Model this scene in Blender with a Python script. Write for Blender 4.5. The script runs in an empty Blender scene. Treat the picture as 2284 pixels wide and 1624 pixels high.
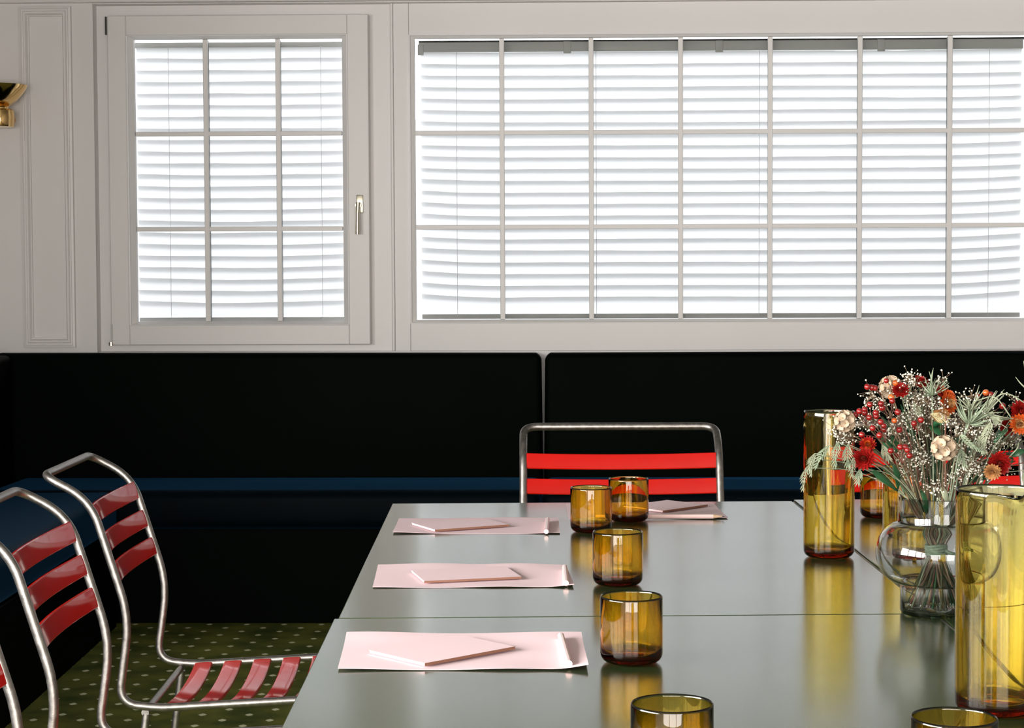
import bpy, math, random
from mathutils import Vector, Matrix, noise
scene = bpy.context.scene
COL = scene.collection
R = math.radians

# ------------------------------------------------------------------ camera
FOC, CX, CY = 4206.06, 1219.56, 793.33
PITCH, ROLL, YAW = 0.0453822, -0.0036979, -0.0221886
CAM = Vector((0, 0, 1.204))
CROT = (Matrix.Rotation(-YAW, 3, 'Z') @ Matrix.Rotation(math.pi / 2 - PITCH, 3, 'X') @ Matrix.Rotation(ROLL, 3, 'Z'))
cd = bpy.data.cameras.new('camera')
cam = bpy.data.objects.new('camera', cd)
COL.objects.link(cam)
cam.matrix_world = Matrix.Translation(CAM) @ CROT.to_4x4()
cd.sensor_fit = 'HORIZONTAL'
cd.sensor_width = 36
cd.lens = FOC / 2284 * 36
cd.shift_x = (1142 - CX) / 2284
cd.shift_y = -(812 - CY) / 2284
cd.clip_start = .05
cd.clip_end = 100
scene.camera = cam

def at(px, py, Y):
    """point of the photo's layout at a real depth Y (metres from the camera)"""
    d = CROT @ Vector(((px - CX) / FOC, -(py - CY) / FOC, -1))
    return CAM + d * (Y / d.y)

def atz(px, py, z):
    d = CROT @ Vector(((px - CX) / FOC, -(py - CY) / FOC, -1))
    return CAM + d * ((z - CAM.z) / d.z)

# ------------------------------------------------------------------ light
w = bpy.data.worlds.new('daylight')
scene.world = w
w.use_nodes = True
w.node_tree.nodes['Background'].inputs[0].default_value = (.93, .97, 1, 1)
w.node_tree.nodes['Background'].inputs[1].default_value = 1.3
scene.view_settings.view_transform = 'Standard'
scene.view_settings.look = 'None'
scene.view_settings.exposure = 0
scene.view_settings.gamma = 1
scene.view_settings.use_curve_mapping = False
scene.cycles.max_bounces = 14
scene.cycles.transmission_bounces = 14
scene.cycles.glossy_bounces = 6
scene.cycles.diffuse_bounces = 4
scene.cycles.sample_clamp_indirect = 3

def area(name, loc, direction, sx, sy, power, color=(1, 1, 1)):
    ld = bpy.data.lights.new(name, 'AREA')
    ld.shape = 'RECTANGLE'
    ld.size, ld.size_y = sx, sy
    ld.energy = power
    ld.color = color
    o = bpy.data.objects.new(name, ld)
    COL.objects.link(o)
    o.location = loc
    o.rotation_euler = Vector(direction).to_track_quat('-Z', 'Y').to_euler()
    return o

# daylight outside the window wall, the left-hand windows and an unseen rear opening that fills the room
area('daylight_back', (.2, 8.5, 2.9), (0, -1, -.75), 6.0, 2.4, 112, (.97, .98, 1))
area('daylight_left', (-2.50, .55, 1.50), (1, .20, -.22), 3.2, 1.0, 400, (1, .97, .93))
area('daylight_rear', (-.6, -2.45, 1.05), (0, 1, -.45), 5.0, 1.8, 390, (1, .95, .90))

# ------------------------------------------------------------------ materials
def mat(name, color, rough=.5, metal=0, spec=.5, coat=0, coat_rough=.1, noise_amt=0, noise_scale=30,
        bump=0, bump_scale=200, sheen=0, sheen_tint=None, rough_noise=0, spec_tint=None):
    m = bpy.data.materials.new(name)
    m.use_nodes = True
    nt = m.node_tree
    b = nt.nodes['Principled BSDF']
    b.inputs['Base Color'].default_value = (*color, 1)
    b.inputs['Roughness'].default_value = rough
    b.inputs['Metallic'].default_value = metal
    b.inputs['Specular IOR Level'].default_value = spec
    if spec_tint: b.inputs['Specular Tint'].default_value = (*spec_tint, 1)
    b.inputs['Coat Weight'].default_value = coat
    b.inputs['Coat Roughness'].default_value = coat_rough
    if sheen:
        b.inputs['Sheen Weight'].default_value = sheen
        b.inputs['Sheen Roughness'].default_value = .4
        b.inputs['Sheen Tint'].default_value = (*(sheen_tint or (1, 1, 1)), 1)
    tc = nt.nodes.new('ShaderNodeTexCoord')
    if noise_amt or rough_noise:
        n = nt.nodes.new('ShaderNodeTexNoise')
        n.inputs['Scale'].default_value = noise_scale
        n.inputs['Detail'].default_value = 5
        nt.links.new(tc.outputs['Object'], n.inputs['Vector'])
        if noise_amt:
            mx = nt.nodes.new('ShaderNodeMix')
            mx.data_type = 'RGBA'
            mx.blend_type = 'MULTIPLY'
            mx.inputs[6].default_value = (*color, 1)
            cr = nt.nodes.new('ShaderNodeValToRGB')
            cr.color_ramp.elements[0].position = .3
            cr.color_ramp.elements[1].position = .7
            lo = 1 - noise_amt
            cr.color_ramp.elements[0].color = (lo, lo, lo, 1)
            nt.links.new(n.outputs[0], cr.inputs[0])
            nt.links.new(cr.outputs[0], mx.inputs[7])
            mx.inputs[0].default_value = 1
            nt.links.new(mx.outputs[2], b.inputs['Base Color'])
        if rough_noise:
            mr = nt.nodes.new('ShaderNodeMapRange')
            mr.inputs[3].default_value = rough - rough_noise
            mr.inputs[4].default_value = rough + rough_noise
            nt.links.new(n.outputs[0], mr.inputs[0])
            nt.links.new(mr.outputs[0], b.inputs['Roughness'])
    if bump:
        n2 = nt.nodes.new('ShaderNodeTexNoise')
        n2.inputs['Scale'].default_value = bump_scale
        n2.inputs['Detail'].default_value = 3
        nt.links.new(tc.outputs['Object'], n2.inputs['Vector'])
        bp = nt.nodes.new('ShaderNodeBump')
        bp.inputs['Strength'].default_value = bump
        bp.inputs['Distance'].default_value = .002
        nt.links.new(n2.outputs[0], bp.inputs['Height'])
        nt.links.new(bp.outputs[0], b.inputs['Normal'])
    return m

M = {}
M['paint'] = mat('white_paint', (.79, .765, .755), .42, noise_amt=.03, noise_scale=3, bump=.05, bump_scale=60)
M['ceiling'] = mat('ceiling_paint', (.22, .21, .19), .8)  # unseen ceiling, kept dark to cut light bounced from above
M['room'] = mat('room_plaster', (.25, .23, .21), .8)
M['bench'] = mat('dark_bench_leather', (.0006, .0022, .0013), .6, spec=.03, noise_amt=.3, noise_scale=4)
M['seat'] = mat('dark_seat_leather', (.001, .004, .006), .5, spec=.03, noise_amt=.35, noise_scale=5, sheen=.13, sheen_tint=(.07, .34, .75))
M['metal'] = mat('aged_aluminium', (.43, .405, .385), .40, 1, noise_amt=.35, noise_scale=90, rough_noise=.1, bump=.12, bump_scale=500)
M['red'] = mat('red_lacquer', (.56, .004, .001), .5, spec=.05, coat=.75, coat_rough=.07, noise_amt=.08, noise_scale=14)
M['red'].node_tree.nodes['Principled BSDF'].inputs['Coat IOR'].default_value = 1.6
M['table'] = mat('green_table_top', (.024, .042, .014), .20, spec=1.0, coat=.45, coat_rough=.15, spec_tint=(.98, 1, .80), noise_amt=.05, noise_scale=5, rough_noise=.03)
M['table_edge'] = mat('table_edge_glint', (.62, .62, .55), .4)
M['steel'] = mat('table_steel', (.05, .05, .05), .4, 1)
M['brass'] = mat('polished_brass', (.83, .56, .24), .12, 1)
M['nickel'] = mat('brushed_nickel', (.62, .57, .45), .25, 1)
M['dark'] = mat('dark_gap', (.03, .03, .025), .6)
M['gasket'] = mat('dark_spacer', (.08, .08, .07), .5)
M['rail'] = mat('blind_rail', (.62, .63, .61), .45)
M['pink'] = mat('pink_paper', (.84, .645, .685), .7, bump=.03, bump_scale=900)
M['pinkpad'] = mat('pink_card', (.84, .64, .68), .6)
M['pages'] = mat('page_edges', (.74, .56, .57), .7, bump=.3, bump_scale=1500)
M['front_strip'] = mat('brown_front_strip', (.22, .10, .06), .6)
M['pencil'] = mat('pink_pencil_lacquer', (.86, .62, .60), .3, coat=.4)
M['wood'] = mat('pencil_wood', (.62, .42, .28), .6)
M['lead'] = mat('graphite', (.05, .05, .05), .4)
M['stem'] = mat('dry_stem', (.20, .13, .075), .6, noise_amt=.5, noise_scale=60)
M['stemg'] = mat('green_stem', (.085, .095, .045), .55, noise_amt=.4, noise_scale=60)
M['stemr'] = mat('reddish_twig', (.17, .065, .045), .5, noise_amt=.3, noise_scale=60)
M['leaf'] = mat('dark_leaf', (.02, .095, .035), .35, noise_amt=.4, noise_scale=40)
M['grass'] = mat('pale_grass', (.34, .37, .25), .6, noise_amt=.3, noise_scale=80)
M['grass2'] = mat('tan_grass', (.44, .37, .20), .6, noise_amt=.3, noise_scale=80)
M['silver'] = mat('silver_green_bract', (.27, .33, .22), .55, noise_amt=.3, noise_scale=60)
M['berry'] = mat('red_berry', (.24, .008, .007), .22, coat=.35, noise_amt=.3, noise_scale=90)
M['berryo'] = mat('orange_berry', (.62, .12, .02), .25, coat=.6, noise_amt=.3, noise_scale=90)
M['flower'] = mat('crimson_straw_petal', (.30, .010, .008), .32, noise_amt=.35, noise_scale=150)
M['flowero'] = mat('orange_straw_petal', (.50, .075, .012), .35, noise_amt=.35, noise_scale=150)
M['flowert'] = mat('tan_straw_petal', (.50, .24, .09), .4, noise_amt=.3, noise_scale=150)
M['centre'] = mat('flower_centre', (.14, .045, .015), .7)
M['pod'] = mat('papery_pod', (.46, .34, .235), .7, noise_amt=.25, noise_scale=120)
M['podc'] = mat('pod_star', (.30, .20, .09), .7)
M['gyp'] = mat('white_bloom', (.66, .64, .53), .7)
M['tie'] = mat('green_tie', (.20, .30, .20), .5, noise_amt=.5, noise_scale=200)

def slat_material():
    m = bpy.data.materials.new('translucent_slat')
    m.use_nodes = True
    nt = m.node_tree
    nt.nodes.clear()
    out = nt.nodes.new('ShaderNodeOutputMaterial')
    d = nt.nodes.new('ShaderNodeBsdfDiffuse')
    d.inputs[0].default_value = (.82, .82, .82, 1)
    t = nt.nodes.new('ShaderNodeBsdfTranslucent')
    t.inputs[0].default_value = (.86, .87, .88, 1)
    mx = nt.nodes.new('ShaderNodeMixShader')
    mx.inputs[0].default_value = .5
    nt.links.new(d.outputs[0], mx.inputs[1])
    nt.links.new(t.outputs[0], mx.inputs[2])
    nt.links.new(mx.outputs[0], out.inputs[0])
    return m
M['slat'] = slat_material()

def glass_material(name, absorb, density, rough=0.0, ior=1.5, tint=(1, 1, 1)):
    m = bpy.data.materials.new(name)
    m.use_nodes = True
    nt = m.node_tree
    nt.nodes.clear()
    out = nt.nodes.new('ShaderNodeOutputMaterial')
    g = nt.nodes.new('ShaderNodeBsdfGlass')
    g.inputs['Color'].default_value = (*tint, 1)
    g.inputs['Roughness'].default_value = rough
    g.inputs['IOR'].default_value = ior
    nt.links.new(g.outputs[0], out.inputs['Surface'])
    if density:
        v = nt.nodes.new('ShaderNodeVolumeAbsorption')
        v.inputs['Color'].default_value = (*absorb, 1)
        v.inputs['Density'].default_value = density
        nt.links.new(v.outputs[0], out.inputs['Volume'])
    return m
M['amber'] = glass_material('amber_glass', (.945, .80, .0), 900)
M['amber2'] = glass_material('amber_carafe_glass', (.938, .815, .05), 400)
M['smoke'] = glass_material('smoky_clear_glass', (.62, .66, .60), 110)
M['pane'] = glass_material('window_glass', (1, 1, 1), 0, ior=1.02)

def carpet():
    m = bpy.data.materials.new('dotted_green_carpet')
    m.use_nodes = True
    nt = m.node_tree
    b = nt.nodes['Principled BSDF']
    b.inputs['Roughness'].default_value = .9
    b.inputs['Specular IOR Level'].default_value = .1
    N = nt.nodes.new
    L = nt.links.new
    def math_(op, a, b_=None, c=None):
        n = N('ShaderNodeMath')
        n.operation = op
        for i, v in enumerate((a, b_, c)):
            if v is None:
                continue
            if isinstance(v, (int, float)):
                n.inputs[i].default_value = v
            else:
                L(v, n.inputs[i])
        return n.outputs[0]
    tc = N('ShaderNodeTexCoord')
    sp = N('ShaderNodeSeparateXYZ')
    L(tc.outputs['Object'], sp.inputs[0])
    x, y = sp.outputs[0], sp.outputs[1]
    PX, PY = .1276, .0622
    v = math_('DIVIDE', math_('SUBTRACT', y, 6.3598), PY)
    row = math_('ROUND', v)
    fy = math_('MULTIPLY', math_('SUBTRACT', v, row), PY)
    xs = math_('ADD', x, math_('MULTIPLY', math_('SUBTRACT', y, 6.3598), .040))
    odd = math_('ABSOLUTE', math_('MODULO', row, 2.0))
    u = math_('SUBTRACT', math_('DIVIDE', math_('ADD', xs, 1.1678), PX), math_('MULTIPLY', odd, .5))
    fx = math_('MULTIPLY', math_('SUBTRACT', u, math_('ROUND', u)), PX)
    dx = math_('DIVIDE', fx, .0115)
    dy = math_('DIVIDE', fy, .0150)
    d = math_('ADD', math_('ABSOLUTE', dx), math_('ABSOLUTE', dy))
    d2 = math_('SQRT', math_('ADD', math_('MULTIPLY', dx, dx), math_('MULTIPLY', dy, dy)))
    dd = math_('MULTIPLY', math_('ADD', d, d2), .5)
    n = N('ShaderNodeTexNoise')
    n.inputs['Scale'].default_value = 160
    L(tc.outputs['Object'], n.inputs['Vector'])
    dn = math_('ADD', dd, math_('MULTIPLY', math_('SUBTRACT', n.outputs[0], .5), .5))
    mask = N('ShaderNodeMapRange')
    mask.inputs[1].default_value = 1.12
    mask.inputs[2].default_value = .8
    L(dn, mask.inputs[0])
    n2 = N('ShaderNodeTexNoise')
    n2.inputs['Scale'].default_value = 7
    n2.inputs['Detail'].default_value = 8
    L(tc.outputs['Object'], n2.inputs['Vector'])
    cr = N('ShaderNodeValToRGB')
    cr.color_ramp.elements[0].position = .32
    cr.color_ramp.elements[0].color = (.060, .085, .020, 1)
    cr.color_ramp.elements[1].position = .7
    cr.color_ramp.elements[1].color = (.21, .215, .045, 1)
    L(n2.outputs[0], cr.inputs[0])
    mx = N('ShaderNodeMix')
    mx.data_type = 'RGBA'
    L(mask.outputs[0], mx.inputs[0])
    L(cr.outputs[0], mx.inputs[6])
    mx.inputs[7].default_value = (.85, .85, .58, 1)
    L(mx.outputs[2], b.inputs['Base Color'])
    bp = N('ShaderNodeBump')
    bp.inputs['Strength'].default_value = .4
    bp.inputs['Distance'].default_value = .003
    n3 = N('ShaderNodeTexNoise')
    n3.inputs['Scale'].default_value = 600
    L(tc.outputs['Object'], n3.inputs['Vector'])
    L(n3.outputs[0], bp.inputs['Height'])
    L(bp.outputs[0], b.inputs['Normal'])
    return m
M['carpet'] = carpet()

# ------------------------------------------------------------------ mesh helpers
class MB:
    def __init__(s):
        s.v, s.f, s.mi = [], [], []
    def box(s, x0, x1, y0, y1, z0, z1, T=None):
        i = len(s.v)
        for z in (z0, z1):
            for a, b in ((x0, y0), (x1, y0), (x1, y1), (x0, y1)):
                p = Vector((a, b, z))
                s.v.append(T(p) if T else p)
        for q in ((3, 2, 1, 0), (4, 5, 6, 7), (0, 1, 5, 4), (1, 2, 6, 5), (2, 3, 7, 6), (3, 0, 4, 7)):
            s.f.append([i + k for k in q])
            s.mi.append(0)
        return s
    def rbox(s, x0, x1, y0, y1, z0, z1, r, T=None, seg=3):
        """box with rounded vertical and horizontal edges (super-ellipsoid corners)"""
        i0 = len(s.v)
        def prof(a, b):
            pts = []
            for k in range(seg + 1):
                t = k / seg * math.pi / 2
                pts.append((a + r - r * math.cos(t), r * math.sin(t)))
            return pts
        rings = []
        zs = [(z0 + r - r * math.cos(t * math.pi / 2 / seg), r - r * math.sin(t * math.pi / 2 / seg)) for t in range(seg + 1)]
        zs += [(z1 - r + r * math.sin(t * math.pi / 2 / seg), r - r * math.cos(t * math.pi / 2 / seg)) for t in range(seg + 1)]
        for z, ins in zs:
            ring = []
            for cx_, cy_, a0 in ((x1 - r, y1 - r, 0), (x0 + r, y1 - r, 90), (x0 + r, y0 + r, 180), (x1 - r, y0 + r, 270)):
                rr = r - ins
                for k in range(seg + 1):
                    a = R(a0 + 90 * k / seg)
                    ring.append((cx_ + rr * math.cos(a), cy_ + rr * math.sin(a), z))
            rings.append(ring)
        n = len(rings[0])
        for ring in rings:
            for p in ring:
                p = Vector(p)
                s.v.append(T(p) if T else p)
        for j in range(len(rings) - 1):
            for k in range(n):
                a, b = i0 + j * n + k, i0 + j * n + (k + 1) % n
                s.f.append([a, b, b + n, a + n])
                s.mi.append(0)
        s.f.append([i0 + k for k in range(n)][::-1])
        s.f.append([i0 + (len(rings) - 1) * n + k for k in range(n)])
        s.mi += [0, 0]
        return s
    def tube(s, pts, r, seg=8, cap=True, mi=0):
        pts = [Vector(p) for p in pts]
        n = len(pts)
        rad = r if isinstance(r, (list, tuple)) else [r] * n
        i0 = len(s.v)
        t0 = (pts[1] - pts[0]).normalized()
        up = Vector((0, 0, 1)) if abs(t0.z) < .9 else Vector((1, 0, 0))
        nrm = t0.cross(up).normalized()
        for i in range(n):
            t = (pts[min(i + 1, n - 1)] - pts[max(i - 1, 0)]).normalized()
            nrm = (nrm - t * nrm.dot(t)).normalized()
            bn = t.cross(nrm)
            for k in range(seg):
                a = 2 * math.pi * k / seg
                s.v.append(pts[i] + (nrm * math.cos(a) + bn * math.sin(a)) * rad[i])
        for i in range(n - 1):
            for k in range(seg):
                a, b = i0 + i * seg + k, i0 + i * seg + (k + 1) % seg
                s.f.append([a, b, b + seg, a + seg])
                s.mi.append(mi)
        if cap:
            s.f.append([i0 + k for k in range(seg)][::-1])
            s.f.append([i0 + (n - 1) * seg + k for k in range(seg)])
            s.mi += [mi, mi]
        return s
    def lathe(s, prof, c=(0, 0, 0), seg=48, mi=0, axis=None, closed=False):
        i0 = len(s.v)
        c = Vector(c)
        q = Vector((0, 0, 1)).rotation_difference(Vector(axis).normalized()) if axis else None
        for r_, z in prof:
            for k in range(seg):
                a = 2 * math.pi * k / seg
                p = Vector((r_ * math.cos(a), r_ * math.sin(a), z))
                if q:
                    p = q @ p
                s.v.append(c + p)
        m = len(prof)
        for j in range(m if closed else m - 1):
            for k in range(seg):
                a, b = i0 + j * seg + k, i0 + j * seg + (k + 1) % seg
                a2, b2 = i0 + ((j + 1) % m) * seg + k, i0 + ((j + 1) % m) * seg + (k + 1) % seg
                s.f.append([a, b, b2, a2])
                s.mi.append(mi)
        return s
    def ball(s, c, r, mi=0, sub=1):
        rings, seg = (3, 6) if sub == 1 else (7, 12)
        i0 = len(s.v)
        c = Vector(c)
        s.v.append(c + Vector((0, 0, r)))
        for i in range(1, rings):
            a = math.pi * i / rings
            for k in range(seg):
                b = 2 * math.pi * k / seg
                s.v.append(c + Vector((math.sin(a) * math.cos(b), math.sin(a) * math.sin(b), math.cos(a))) * r)
        s.v.append(c - Vector((0, 0, r)))
        for k in range(seg):
            s.f.append([i0, i0 + 1 + k, i0 + 1 + (k + 1) % seg])
            s.mi.append(mi)
        for i in range(rings - 2):
            for k in range(seg):
                a, b = i0 + 1 + i * seg + k, i0 + 1 + i * seg + (k + 1) % seg
                s.f.append([a, a + seg, b + seg, b])
                s.mi.append(mi)
        l = len(s.v) - 1
        for k in range(seg):
            s.f.append([l, l - seg + (k + 1) % seg, l - seg + k])
            s.mi.append(mi)
        return s
    def strip(s, rows, mi=0):
        """grid of points -> surface"""
        i0 = len(s.v)
        n = len(rows[0])
        for r_ in rows:
            for p in r_:
                s.v.append(Vector(p))
        for j in range(len(rows) - 1):
            for k in range(n - 1):
                a = i0 + j * n + k
                s.f.append([a, a + 1, a + n + 1, a + n])
                s.mi.append(mi)
        return s
    def build(s, name, mats, parent=None, smooth=True, angle=35, bevel=0, origin=None, solid=0):
        me = bpy.data.meshes.new(name)
        o_ = Vector(origin) if origin is not None else Vector((0, 0, 0))
        me.from_pydata([tuple(p - o_) for p in s.v], [], s.f)
        for m in (mats if isinstance(mats, (list, tuple)) else [mats]):
            me.materials.append(m)
        if any(s.mi):
            me.polygons.foreach_set('material_index', s.mi)
        if smooth:
            me.shade_smooth()
            if angle:
                me.set_sharp_from_angle(angle=R(angle))
        me.update()
        o = bpy.data.objects.new(name, me)
        COL.objects.link(o)
        if parent:
            o.parent = parent
        if origin is not None:
            o.location = o_
        if bevel:
            b = o.modifiers.new('bevel', 'BEVEL')
            b.width = bevel
            b.segments = 2
            b.limit_method = 'ANGLE'
            b.harden_normals = False
        if solid:
            sm = o.modifiers.new('solid', 'SOLIDIFY')
            sm.thickness = solid
            sm.offset = 0
        return o

def empty(name, loc=(0, 0, 0), rz=0):
    o = bpy.data.objects.new(name, None)
    COL.objects.link(o)
    o.empty_display_size = .05
    o.location = loc
    o.rotation_euler = (0, 0, rz)
    return o

def tag(o, label=None, cat=None, group=None, kind=None):
    if label: o['label'] = label
    if cat: o['category'] = cat
    if group: o['group'] = group
    if kind: o['kind'] = kind
    return o

def copy_tree(o, parent=None):
    c = o.copy()
    COL.objects.link(c)
    if parent:
        c.parent = parent
    for ch in list(o.children):
        copy_tree(ch, c)
    return c

def catmull(pts, n=6):
    pts = [Vector(p) for p in pts]
    P = [pts[0] * 2 - pts[1]] + pts + [pts[-1] * 2 - pts[-2]]
    out = []
    for i in range(1, len(P) - 2):
        for k in range(n):
            t = k / n
            a, b, c, d = P[i - 1], P[i], P[i + 1], P[i + 2]
            out.append(.5 * ((2 * b) + (c - a) * t + (2 * a - 5 * b + 4 * c - d) * t * t + (3 * b - a - 3 * c + d) * t ** 3))
    out.append(pts[-1])
    return out

def catmull2(pts):
    return [(p.x, p.y) for p in catmull([(a, b, 0) for a, b in pts], 3)]

def fillet(pts, rad, n=6):
    """polyline with rounded corners"""
    pts = [Vector(p) for p in pts]
    out = [pts[0]]
    for i in range(1, len(pts) - 1):
        r_ = rad[i] if isinstance(rad, (list, tuple)) else rad
        a, b, c = pts[i - 1], pts[i], pts[i + 1]
        d1, d2 = (a - b), (c - b)
        l = min(r_, d1.length * .49, d2.length * .49)
        p1, p2 = b + d1.normalized() * l, b + d2.normalized() * l
        for k in range(n + 1):
            t = k / n
            out.append((1 - t) ** 2 * p1 + 2 * t * (1 - t) * b + t * t * p2)
    out.append(pts[-1])
    return out

# ------------------------------------------------------------------ room shell
floor = MB().box(-3.4, 3.4, -2.6, 7.1, -.08, 0).build('floor', M['carpet'], smooth=False)
tag(floor, 'dark green carpet with small cream dots', kind='structure')
tag(MB().box(-3.4, 3.4, -2.6, 7.1, 2.55, 2.63).build('ceiling', M['ceiling'], smooth=False), 'plain dark ceiling', kind='structure')
tag(MB().box(3.2, 3.3, -2.6, 7.1, 0, 2.55).build('wall_right', M['room'], smooth=False), 'plain right hand wall', kind='structure')

# left side follows the line of the left bench
LO, LA = Vector((-1.605, 6.383, 0)), Vector((.0414, -.99914, 0))
LB = Vector((-.99914, -.0414, 0))
def LT(p):  # (s along towards camera, t to the left, z)
    return LO + LA * p.x + LB * p.y + Vector((0, 0, p.z))
wl = MB()
s0, s1, za, zb = 4.0, 7.4, .95, 2.0
wl.box(-.48, s0, .60, .70, 0, 2.55, LT).box(s1, 8.6, .60, .70, 0, 2.55, LT)
wl.box(s0, s1, .60, .70, 0, za, LT).box(s0, s1, .60, .70, zb, 2.55, LT)
for k in (1, 2, 3):
    c = s0 + (s1 - s0) * k / 4
    wl.box(c - .03, c + .03, .62, .68, za, zb, LT)
wl.box(s0, s1, .62, .68, (za + zb) / 2 - .015, (za + zb) / 2 + .015, LT)
tag(wl.build('wall_left', M['paint'], smooth=False), 'white left hand wall with a barred window opening', kind='structure')
wr = MB()
wr.box(-3.4, -3.1, -2.3, -2.2, 0, 2.55).box(1.9, 3.2, -2.3, -2.2, 0, 2.55).box(-3.1, 1.9, -2.3, -2.2, 0, .15).box(-3.1, 1.9, -2.3, -2.2, 1.95, 2.55)
for x in (-1.85, -.6, .65):
    wr.box(x - .04, x + .04, -2.28, -2.22, .15, 1.95)
tag(wr.build('wall_rear', M['room'], smooth=False), 'rear wall with a wide window opening', kind='structure')

WY = 6.85
# solid wall around the two window units
wb = MB()
wb.box(-2.35, -1.792, WY - .012, WY + .16, 0, 2.55)
wb.box(-1.792, 3.3, WY + .02, WY + .16, 0, .91)
wb.box(-1.792, 3.3, WY - .006, WY + .16, 2.172, 2.55)
wb.box(2.05, 3.3, WY, WY + .16, .91, 2.172)
tag(wb.build('wall_back', M['paint'], smooth=False), 'white painted panelled wall with two windows', kind='structure')
tag(MB().box(-2.35, 3.3, WY - .035, WY - .006, 2.1745, 2.25).build('trim_2', M['paint'], bevel=.004), 'white cornice strip above the windows', kind='structure')

# raised panel moulding, left
def picture_frame(mb, x0, x1, z0, z1, prof, y, zs=1.0):
    rings = []
    for ins, out in prof:
        iz = ins * zs
        rings.append([(x0 + ins, y - out, z0 + iz), (x1 - ins, y - out, z0 + iz), (x1 - ins, y - out, z1 - iz), (x0 + ins, y - out, z1 - iz)])
    for a, b in zip(rings, rings[1:]):
        for k in range(4):
            i = len(mb.v)
            mb.v += [Vector(a[k]), Vector(a[(k + 1) % 4]), Vector(b[(k + 1) % 4]), Vector(b[k])]
            mb.f.append([i, i + 1, i + 2, i + 3])
            mb.mi.append(0)
    return mb
pm = MB()
picture_frame(pm, -2.060, -1.868, .927, 2.164, [(0, -.002), (.001, .016), (.009, .018), (.013, .012), (.016, .012), (.020, .020), (.027, .020), (.033, .008), (.036, .008), (.037, .0002)], WY - .012)
tag(pm.build('trim_1', M['paint'], smooth=False), 'raised rectangular panel moulding left of the windows', kind='structure')

# ---- window 1 (casement)
w1 = empty('window_1', (-1.26, WY, .91))
tag(w1, 'white casement window with nine panes, left', kind='structure')
def P(mb, name, m, par, **kw):
    o = mb.build(name, m, None, **kw)
    o.parent = par
    root = par
    off = Vector((0, 0, 0))
    while root:
        off += root.location
        root = root.parent
    o.location = o.location - off
    return o
def ring_boxes(mb, X0, X1, Z0, Z1, x0, x1, z0, z1, y0, y1):
    mb.box(X0, x0, y0, y1, Z0, Z1).box(x1, X1, y0, y1, Z0, Z1)
    mb.box(x0, x1, y0, y1, Z0, z0).box(x0, x1, y0, y1, z1, Z1)
    return mb
# fixed frame
P(ring_boxes(MB(), -1.7915, -.7165, .9105, 2.1715, -1.70, -.83, .97, 2.10, WY + .040, WY + .12), 'frame', M['paint'], w1, smooth=False)
# sash: stiles and rails
sash = P(ring_boxes(MB(), -1.740, -.793, .936, 2.1296, -1.6727, -.8697, 1.0081, 2.0581, WY - .012, WY + .05), 'sash', M['paint'], w1, bevel=.003)
pb = MB()
picture_frame(pb, -1.6727, -.8697, 1.0081, 2.0581, [(0, .010), (.004, .0095), (.006, .002), (.022, -.012), (.024, -.028)], WY + .002, .52)
P(pb, 'glazing_bead', M['paint'], sash, smooth=False)
def muntins(par, xs, zs, x0, x1, z0, z1, y, w_=.0089):
    for x in xs:
        P(MB().box(x - w_, x + w_, y, y + .014, z0, z1), 'muntin', M['paint'], par, bevel=.002)
        P(MB().box(x - w_ * .8, x + w_ * .8, y + .017, y + .036, z0, z1), 'spacer_bar', M['gasket'], par, smooth=False)
    for z in zs:
        P(MB().box(x0, x1, y + .001, y + .013, z - .0082, z + .0082), 'muntin', M['paint'], par, bevel=.002)
        P(MB().box(x0, x1, y + .0175, y + .034, z - .006, z + .006), 'spacer_bar', M['rail'], par, smooth=False)
GY = WY + .030
muntins(sash, (-1.3903, -1.1262), (1.704, 1.3581), -1.648, -.8945, 1.021, 2.0450, GY - .015)
P(MB().box(-1.652, -.8905, GY - .0005, GY + .0015, 1.015, 2.050), 'pane', M['pane'], sash, smooth=False)
# handle
hx = -.8275
P(MB().rbox(hx - .0125, hx + .0125, WY - .0165, WY - .012, 1.413, 1.478, .002), 'handle_plate', M['nickel'], sash)
h = MB()
h.tube([(hx - .002, WY - .016, 1.440), (hx - .002, WY - .050, 1.440)], .0105, 14)
h.tube([(hx - .002, WY - .046, 1.450), (hx - .004, WY - .05, 1.41), (hx - .005, WY - .052, 1.335)], [.0095, .0075, .0078], 12)
P(h, 'handle', M['nickel'], sash)
P(MB().tube([(-1.743, WY - .0165, 2.06), (-1.743, WY - .0165, 2.125)], .0035, 8), 'hinge', M['dark'], w1)
P(MB().tube([(-1.737, WY - .014, .944), (-1.737, WY - .014, 1.012)], .0035, 8), 'hinge', M['rail'], w1)
P(MB().tube([(-1.740, WY - .020, .934), (-1.740, WY - .020, .947)], .0075, 10), 'hinge', M['nickel'], w1)

# ---- window 2 (fixed, wide)
w2 = empty('window_2', (.66, WY, .91))
tag(w2, 'wide fixed white window with three rows of panes, right', kind='structure')
P(MB().box(-.7165, -.706, WY + .016, WY + .12, .91, 2.172), 'edge_bead', M['paint'], w2, bevel=.003)
P(MB().box(-.7055, -.6496, WY + .021, WY + .12, .91, 2.1715), 'stile', M['paint'], w2, bevel=.0015)
P(MB().box(1.978, 2.05, WY + .021, WY + .12, .91, 2.1715), 'stile', M['paint'], w2, bevel=.0015)
P(MB().box(-.6490, 1.9778, WY + .021, WY + .12, 2.058, 2.1715), 'head_rail', M['paint'], w2, bevel=.0015)
P(MB().box(-.6490, 1.9778, WY + .021, WY + .12, .9105, 1.0107), 'bottom_rail', M['paint'], w2, bevel=.0015)
pb = MB()
picture_frame(pb, -.6496, 1.9778, 1.0107, 2.058, [(0, .004), (.005, .004), (.007, -.003), (.020, -.010), (.021, -.028)], WY + .021, .62)
P(pb, 'glazing_bead', M['paint'], w2, smooth=False)
G2 = WY + .048
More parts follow.
